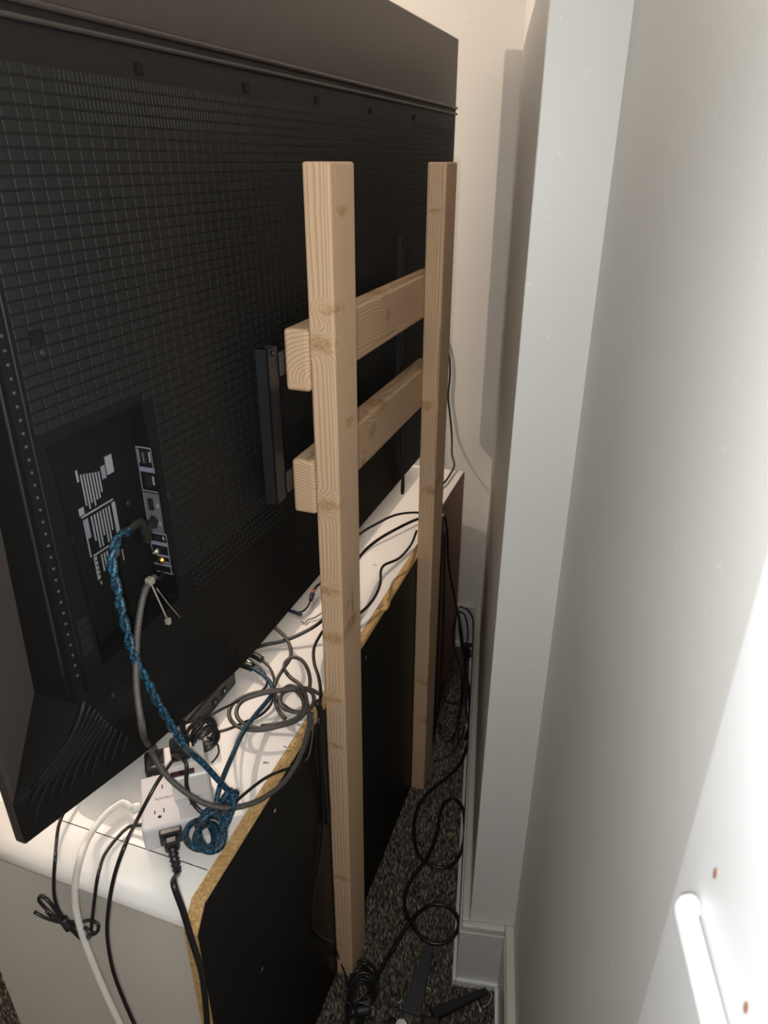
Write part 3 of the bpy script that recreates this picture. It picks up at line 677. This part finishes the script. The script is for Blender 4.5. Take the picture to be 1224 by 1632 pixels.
gloop([(436, 1098, .842), (441, 1113, .842), (453, 1125, .842), (466, 1133, .842), (480, 1136, .840)])
gloop([(497, 1136, .845), (494, 1160, .838), (490, 1180, .826), (484, 1198, .80)], .0028)
zt = tp(239, 926, .090); bm = bmesh.new(); box(bm, frame_at(zt, TS, TN, _z), -.0045, .0045, -.0045, .0045, -.0045, .0045, .0015); finish('zip_tie_head', bm, 'tie', gc)
tube('zip_tie_tail', [zt, tp(252, 955, .10), tp(268, 990, .105)], .0010, 'tie', gc, n=6, step=.01); tube('zip_tie_tail', [tp(250, 938, .088), tp(268, 962, .082), tp(287, 984, .080)], .0007, 'tie', gc, n=6, step=.01)
bm = bmesh.new(); box(bm, frame_at(tp(268, 990, .105), TS, TN, _z), -.003, .003, -.003, .003, -.004, .004, .001); finish('zip_tie_end', bm, 'tie', gc)

# ------------------------------------------------------------------ cords hanging over the near cabinet end
wc = root('white_cable', zp(226, 1268, .845), 'thick white cord from outlet block hanging over the cabinet end', 'cord')
wp = [sg(-.001, .070, .022), sg(-.014, .072, .022)]
tube('plug_end', [wp[0], wp[1]], .008, 'wcord', wc, n=10, step=.004, flat=.7)
tube('cord', [wp[1], zp(196, 1278, .842), zp(170, 1296, .842), zp(147, 1325, .840), vp(130, 1360, .515), vp(121, 1400, .503), vp(120, 1440, .498), vp(128, 1478, .495), vp(142, 1520, .493), vp(158, 1560, .492), vp(176, 1600, .491), vp(197, 1645, .490)], .0052, 'wcord', wc, n=10)
tc_ = root('tied_black_cable', vp(105, 1465, .49), 'thin black cord tied in a small bundle hanging beside the white cord', 'cord')
tube('cord', [sg(-.001, .038, .018), zp(205, 1318, .830), zp(186, 1336, .828), zp(168, 1360, .826), vp(157, 1392, .513), vp(151, 1430, .505), vp(147, 1465, .500), vp(144, 1485, .498), vp(137, 1494, .497)], .0027, 'cord', tc_)
tube('cord', [zp(120, 1262, .838), zp(103, 1292, .838), zp(93, 1318, .834), zp(90, 1342, .826), vp(88, 1368, .512), vp(86, 1400, .503), vp(87, 1430, .50), vp(94, 1452, .499), vp(103, 1465, .498)], .0027, 'cord', tc_)
for pts in ([(103, 1466), (88, 1460), (70, 1445), (62, 1434), (66, 1428), (78, 1437), (92, 1455), (106, 1468)], [(54, 1453), (68, 1461), (85, 1467), (105, 1472)], [(104, 1468), (125, 1470), (145, 1467), (156, 1473), (156, 1483), (146, 1489), (138, 1480), (122, 1476), (106, 1472)], [(106, 1472), (118, 1482), (128, 1493), (138, 1497), (148, 1486)], [(74, 1452), (84, 1462), (102, 1470)], [(106, 1474), (120, 1488), (130, 1497)]):
    tube('loop', [vp(x, y, .4975+.002*math.sin(i)) for i, (x, y) in enumerate(pts)], .0026, 'cord', tc_, step=.005)
tube('wire_tie', [vp(100, 1464, .4965), vp(111, 1480, .4965)], .0065, 'cordb', tc_, n=8, step=.004)

# ------------------------------------------------------------------ other black cords on the cabinet top
def cord(pts, r, label, grp=None, mat='cord', name='black_cable', step=.008):
    o = tube(name, pts, r, mat, None, step=step); tag(o, label, 'cable', grp); return o
cord([zp(405, 1033, .832), zp(425, 1027, .832), zp(450, 1022, .836), zp(480, 1010, .846), zp(512, 990, .862), zp(545, 945, .878), zp(575, 885, .885), zp(600, 862, .886), zp(630, 844, .88), zp(664, 828, .87), zp(690, 822, .845)], .0042, 'thick black cord looping behind both posts across the white cabinet top')
cord([zp(540, 888, .85), zp(575, 850, .862), zp(600, 835, .866), zp(630, 821, .866), zp(664, 817, .85), zp(700, 822, .832)], .0034, 'black cord arching between the posts nearest the television')
cord([zp(664, 846, .845), zp(658, 862, .835), zp(650, 875, .842), zp(634, 891, .852), zp(612, 901, .856), zp(607, 910, .856), zp(606, 930, .852), zp(597, 952, .846), zp(580, 972, .842), zp(550, 992, .842), zp(520, 1002, .845), zp(507, 1018, .85), zp(500, 1035, .85), zp(501, 1058, .848), zp(508, 1080, .846), zp(511, 1105, .844), zp(509, 1130, .838), up_(508, 1150, -.443), up_(511, 1180, -.443), up_(511, 1230, -.443), up_(515, 1300, -.444), up_(510, 1370, -.444), up_(500, 1430, -.444), up_(497, 1470, -.444), up_(510, 1492, -.444), up_(530, 1502, -.4435)], .0034, 'long thin black cord kinked on the cabinet top, dropping beside the near post')
cord([up_(505, 1118, -.447), up_(512, 1140, -.441), up_(511, 1190, -.440), up_(516, 1260, -.442), up_(521, 1310, -.443)], .0065, 'thick glossy black cord draped over the board beside the near post')
cord([zp(350, 1303, .885), zp(390, 1265, .86), zp(430, 1236, .838), zp(462, 1224, .83), zp(470, 1221, .826), up_(476, 1222, -.446)], .0026, 'thin black cord from the blue bundle to the cabinet edge')
cord([up_(500, 1146, -.446), up_(497, 1180, -.444), up_(492, 1205, -.444), up_(487, 1212, -.445)], .0018, 'short frayed grey wire end hanging at the board edge', mat='grey')
rc = root('audio_plug', zp(493, 950, .83), 'navy audio plug with orange ring lying left of the near post', 'plug')
tube('plug', [zp(495, 957, .836), zp(498, 947, .84)], .0058, 'navy', rc, n=10, step=.003, rf=lambda L: .8+L*14); tube('ring', [zp(498, 947, .84), zp(500, 941, .842)], .0048, 'orange', rc, n=10, step=.003)
tube('tip', [zp(500, 941, .842), zp(506, 933, .846), zp(514, 928, .85)], .0034, 'cord', rc, n=8); tube('cord', [zp(495, 957, .836), zp(490, 967, .834), zp(483, 974, .832), zp(472, 976, .830), zp(462, 972, .829)], .0022, 'cord', rc)
tube('second_plug', [zp(461, 973, .828), zp(470, 976, .828), zp(480, 980, .828)], .0042, 'navy', rc, n=8)
cord([zp(516, 975, .829), zp(500, 985, .826), zp(490, 988, .825), zp(486, 993, .825), zp(480, 990, .825)], .0018, 'very thin grey wire curled on the white top by the near post', mat='tie', name='thin_wire')
cord([yp(690, 500, 2.385), yp(706, 535, 2.389), yp(716, 570, 2.390), yp(717, 600, 2.390), yp(714, 632, 2.389), yp(717, 660, 2.387), yp(720, 695, 2.38), yp(720, 722, 2.34), zp(724, 742, .835), zp(718, 755, .83), zp(709, 768, .83), zp(700, 776, .83)], .0036, 'black cord hanging down the back wall beyond the far post')

# cluster behind the cabinet's far end
FC = 'black cords hanging in the far gap'
strands = [
 ([(709, 822, 1.86), (713, 850, 1.88), (714, 890, 1.93), (720, 930, 1.98), (727, 965, 2.0), (732, 990, 2.0), (738, 1030, 1.98), (744, 1080, 1.95), (748, 1130, 1.86), (746, 1168, 1.79)], .0034, 'long cord down the brown hardboard into the far tangle'),
 ([(733, 967, 2.13), (745, 972, 2.2), (753, 985, 2.22), (754, 1010, 2.2), (753, 1050, 2.1), (751, 1100, 1.97), (748, 1150, 1.84), (741, 1180, 1.76)], .0032, 'outermost arched cord of the far tangle near the side wall'),
 ([(733, 975, 2.12), (741, 982, 2.18), (745, 1000, 2.18), (744, 1030, 2.1), (741, 1080, 1.98), (735, 1130, 1.87)], .0028, 'inner arched cord of the far tangle'),
 ([(728, 975, 2.0), (722, 1010, 2.0), (725, 1040, 1.99), (734, 1070, 1.97), (735, 1110, 1.9), (731, 1160, 1.82), (728, 1190, 1.77), (722, 1192, 1.765), (724, 1170, 1.80)], .0028, 'cord with a bottom hook in the far tangle'),
 ([(704, 1105, 1.88), (708, 1085, 1.93), (720, 1072, 1.95), (736, 1072, 1.95), (746, 1085, 1.94), (748, 1120, 1.87)], .0026, 'wide upper arc of the far tangle'),
 ([(704, 1105, 1.88), (710, 1118, 1.87), (722, 1122, 1.87), (732, 1118, 1.87), (738, 1090, 1.93), (740, 1050, 2.0)], .0026, 'lower arc of the far tangle facing the far post'),
 ([(731, 985, 2.02), (733, 1010, 2.0), (737, 1040, 2.0), (740, 1090, 1.92), (743, 1130, 1.85), (747, 1160, 1.80)], .0034, 'straight middle cord of the far tangle'),
 ([(709, 850, 1.85), (708, 920, 1.87), (706, 990, 1.86), (703, 1060, 1.83), (698, 1130, 1.79), (690, 1180, 1.76), (680, 1205, 1.735)], .0030, 'cord dropping straight behind the far post'),
 ([(700, 1150, 1.8), (702, 1170, 1.77), (712, 1182, 1.755), (725, 1170, 1.79), (730, 1140, 1.85), (736, 1110, 1.9)], .0028, 'low loop of the far tangle lying near the carpet'),
 ([(690, 1214, 1.722), (705, 1210, 1.727), (722, 1198, 1.75), (733, 1180, 1.78), (740, 1160, 1.82)], .0026, 'cord end curling on the carpet under the far tangle'),
]
for pts, r, lab in strands:
    cord([yp(*p) for p in pts], r, 'black '+lab, FC)
# plug and outlet at the far wall
oc = root('wall_plug', yp(748, 1040, 2.25), 'black plug with brown adapter at the far end of the gap', 'plug')
o2 = yp(747, 1033, 2.28)
B('body', wld, (o2.x-.020, o2.x+.012, 2.27, 2.30, o2.z-.04, o2.z+.014), 'bplastic', oc, bevel=.004)
B('contact_cover', wld, (o2.x+.004, o2.x+.013, 2.262, 2.28, o2.z-.012, o2.z+.012), 'metal', oc, bevel=.002)

# ------------------------------------------------------------------ on the carpet
zf = .013
def fl(pts, z=zf): return [zp(x, y, z if not isinstance(z, list) else z[i]) for i, (x, y) in enumerate(pts)]
cord([yp(747, 1160, 1.81), zp(745, 1185, .03)]+fl([(735, 1215), (716, 1236), (692, 1255), (672, 1276), (661, 1304), (660, 1335), (667, 1362), (684, 1378), (708, 1383), (727, 1372), (738, 1345), (740, 1310), (736, 1285), (722, 1272), (708, 1280), (701, 1298), (697, 1325)])+[zp(688, 1352, .018), zp(676, 1374, .024), zp(660, 1395, .018)]+fl([(647, 1420), (645, 1445), (652, 1466), (664, 1485), (680, 1500), (702, 1504), (722, 1494), (731, 1474), (724, 1453), (706, 1442), (686, 1443)])+[zp(668, 1454, .018), zp(655, 1468, .025), zp(642, 1487, .018)]+fl([(625, 1515), (606, 1548), (592, 1580), (580, 1620), (574, 1650)]), .0052, 'thick black cord looping twice on the carpet between post and wall')
fb = root('tied_floor_cable', zp(570, 1580, 0), 'tied bundle of black cord on the carpet at the near post foot', 'cord')
for q in range(8):
    wq = random.uniform(.55, 1.0); zz = .012+.006*q
    base = V((562, 1640)); tip = V((578+4*math.sin(q*1.7), 1530+5*q)); sd = 10+11*wq
    pts = [(base.x-8, base.y), (base.x-9+q, 1600), (tip.x-sd, tip.y+38), (tip.x-sd*.7, tip.y+9), (tip.x, tip.y), (tip.x+sd*.8, tip.y+10), (tip.x+sd, tip.y+36), (base.x+14-q, 1598), (base.x+8, base.y)]
    tube('loop', [zp(x, y, zz+.004*math.sin(i+q)) for i, (x, y) in enumerate(pts)], .0032, 'cord', fb, step=.006)
tube('tie', [zp(556, 1614, .035), zp(590, 1608, .035)], .012, 'cordb', fb, n=10, step=.006, flat=.9)
tube('tail', [up_(530, 1502, -.4435), up_(536, 1516, -.440), zp(543, 1534, .04), zp(551, 1556, .035), zp(554, 1580, .03)], .0024, 'cord', fb)

tr = root('small_tripod', zp(672, 1640, 0), 'black folding tripod base with white knob on the carpet at bottom', 'tripod')
hub = zp(678, 1640, .045)
def leg(a, b, w, h):
    d = (b-a); d.z = 0; x = d.normalized(); y = V((-x.y, x.x, 0)); bm = bmesh.new()
    P = [a-y*w+_z*-h, b-y*w*.55-_z*h*.6, b+y*w*.55-_z*h*.6, a+y*w-_z*h, a-y*w+_z*h, b-y*w*.55+_z*h*.6, b+y*w*.55+_z*h*.6, a+y*w+_z*h]
    hexa(bm, P, .002); bmesh.ops.recalc_face_normals(bm, faces=bm.faces); finish('leg', bm, 'legs' if w > .0125 else 'bplastic', tr)
leg(zp(655, 1616, .045), zp(684, 1508, .012), .021, .005); leg(zp(690, 1618, .04), zp(776, 1579, .012), .0124, .008); leg(hub, hub+V((-.10, -.14, -.03)), .0115, .006)
B('hub', wld, (hub.x-.008, hub.x+.03, hub.y-.035, hub.y+.022, .02, .058), 'bplastic', tr, bevel=.004)
disc('knob', zp(641, 1636, .055), V((-.25, -.35, .9)), [(0, .013), (.010, .013), (.011, .0115), (.0112, .009), (.014, .0085), (.015, .002)], 'paper', tr, 20)
disc('joint', zp(625, 1634, .03), V((0, 0, 1)), [(0, .010), (.012, .010), (.014, .006), (.0142, .001)], 'bplastic', tr, 14)

# crumbs and scraps
def scrap(name, px, py, z, w, l, h, mat, label, a=0.0, cat='scrap', grp=None):
    o = zp(px, py, z); x = V((math.cos(a), math.sin(a), 0)); y = V((-x.y, x.x, 0)); bm = bmesh.new()
    pts = [o+x*(l*(i/4-.5))+y*(w*.4*math.sin(i*1.3))+_z*(h*.5+.001*math.sin(i*2)) for i in range(5)]
    sweep(bm, spline(pts, .002), w/2, 6, lambda L: .55+.45*math.sin(math.pi*min(1, max(0, L/l))), h/w)
    ob = finish(name, bm, mat); tag(ob, label, cat, grp)
scrap('paper_scrap', 683, 1576, .004, .005, .009, .003, 'paper', 'white scrap on the carpet right of the tripod leg', .2)
scrap('paper_scrap', 638, 1597, .004, .003, .010, .003, 'paper', 'thin curled white scrap left of the tripod leg', 1.3)
scrap('paper_scrap', 765, 1610, .004, .003, .010, .003, 'paper', 'white scrap below the tripod leg tip by the wall', 1.9)
scrap('yellow_crumb', 722, 1331, .006, .007, .009, .005, 'yellow', 'yellow crumb on the carpet inside the cord loop', .6)
scrap('wood_chip', 424, 1216, CT, .003, .010, .002, 'crumb', 'brown crumb on the white top beside the blue cable', .4)
scrap('wood_chip', 446, 1219, CT, .002, .008, .0015, 'crumb', 'brown crumb at the white top edge near the coil', 2.0)
scrap('wood_chip', 598, 901, CT, .002, .010, .0015, 'crumb', 'tiny brown crumb on the white top between the posts', .1)
scrap('wood_chip', 455, 1191, CT, .0018, .007, .0012, 'soot', 'dark fleck on the white top below the grey coil', .1)
o = tube('white_thread', fl([(748, 1580), (752, 1572), (766, 1570), (778, 1575), (784, 1585), (778, 1600), (770, 1606)], .008), .0006, 'paper', None, n=5); tag(o, 'loose white thread on the carpet beside the baseboard corner', 'thread')
o = tube('white_thread', fl([(757, 1588), (762, 1600), (768, 1614)], .008), .0007, 'paper', None, n=5); tag(o, 'short straight white thread on the carpet by the tripod leg tip', 'thread')
for o in bpy.data.objects:
    if '_m' in o.keys(): del o['_m']
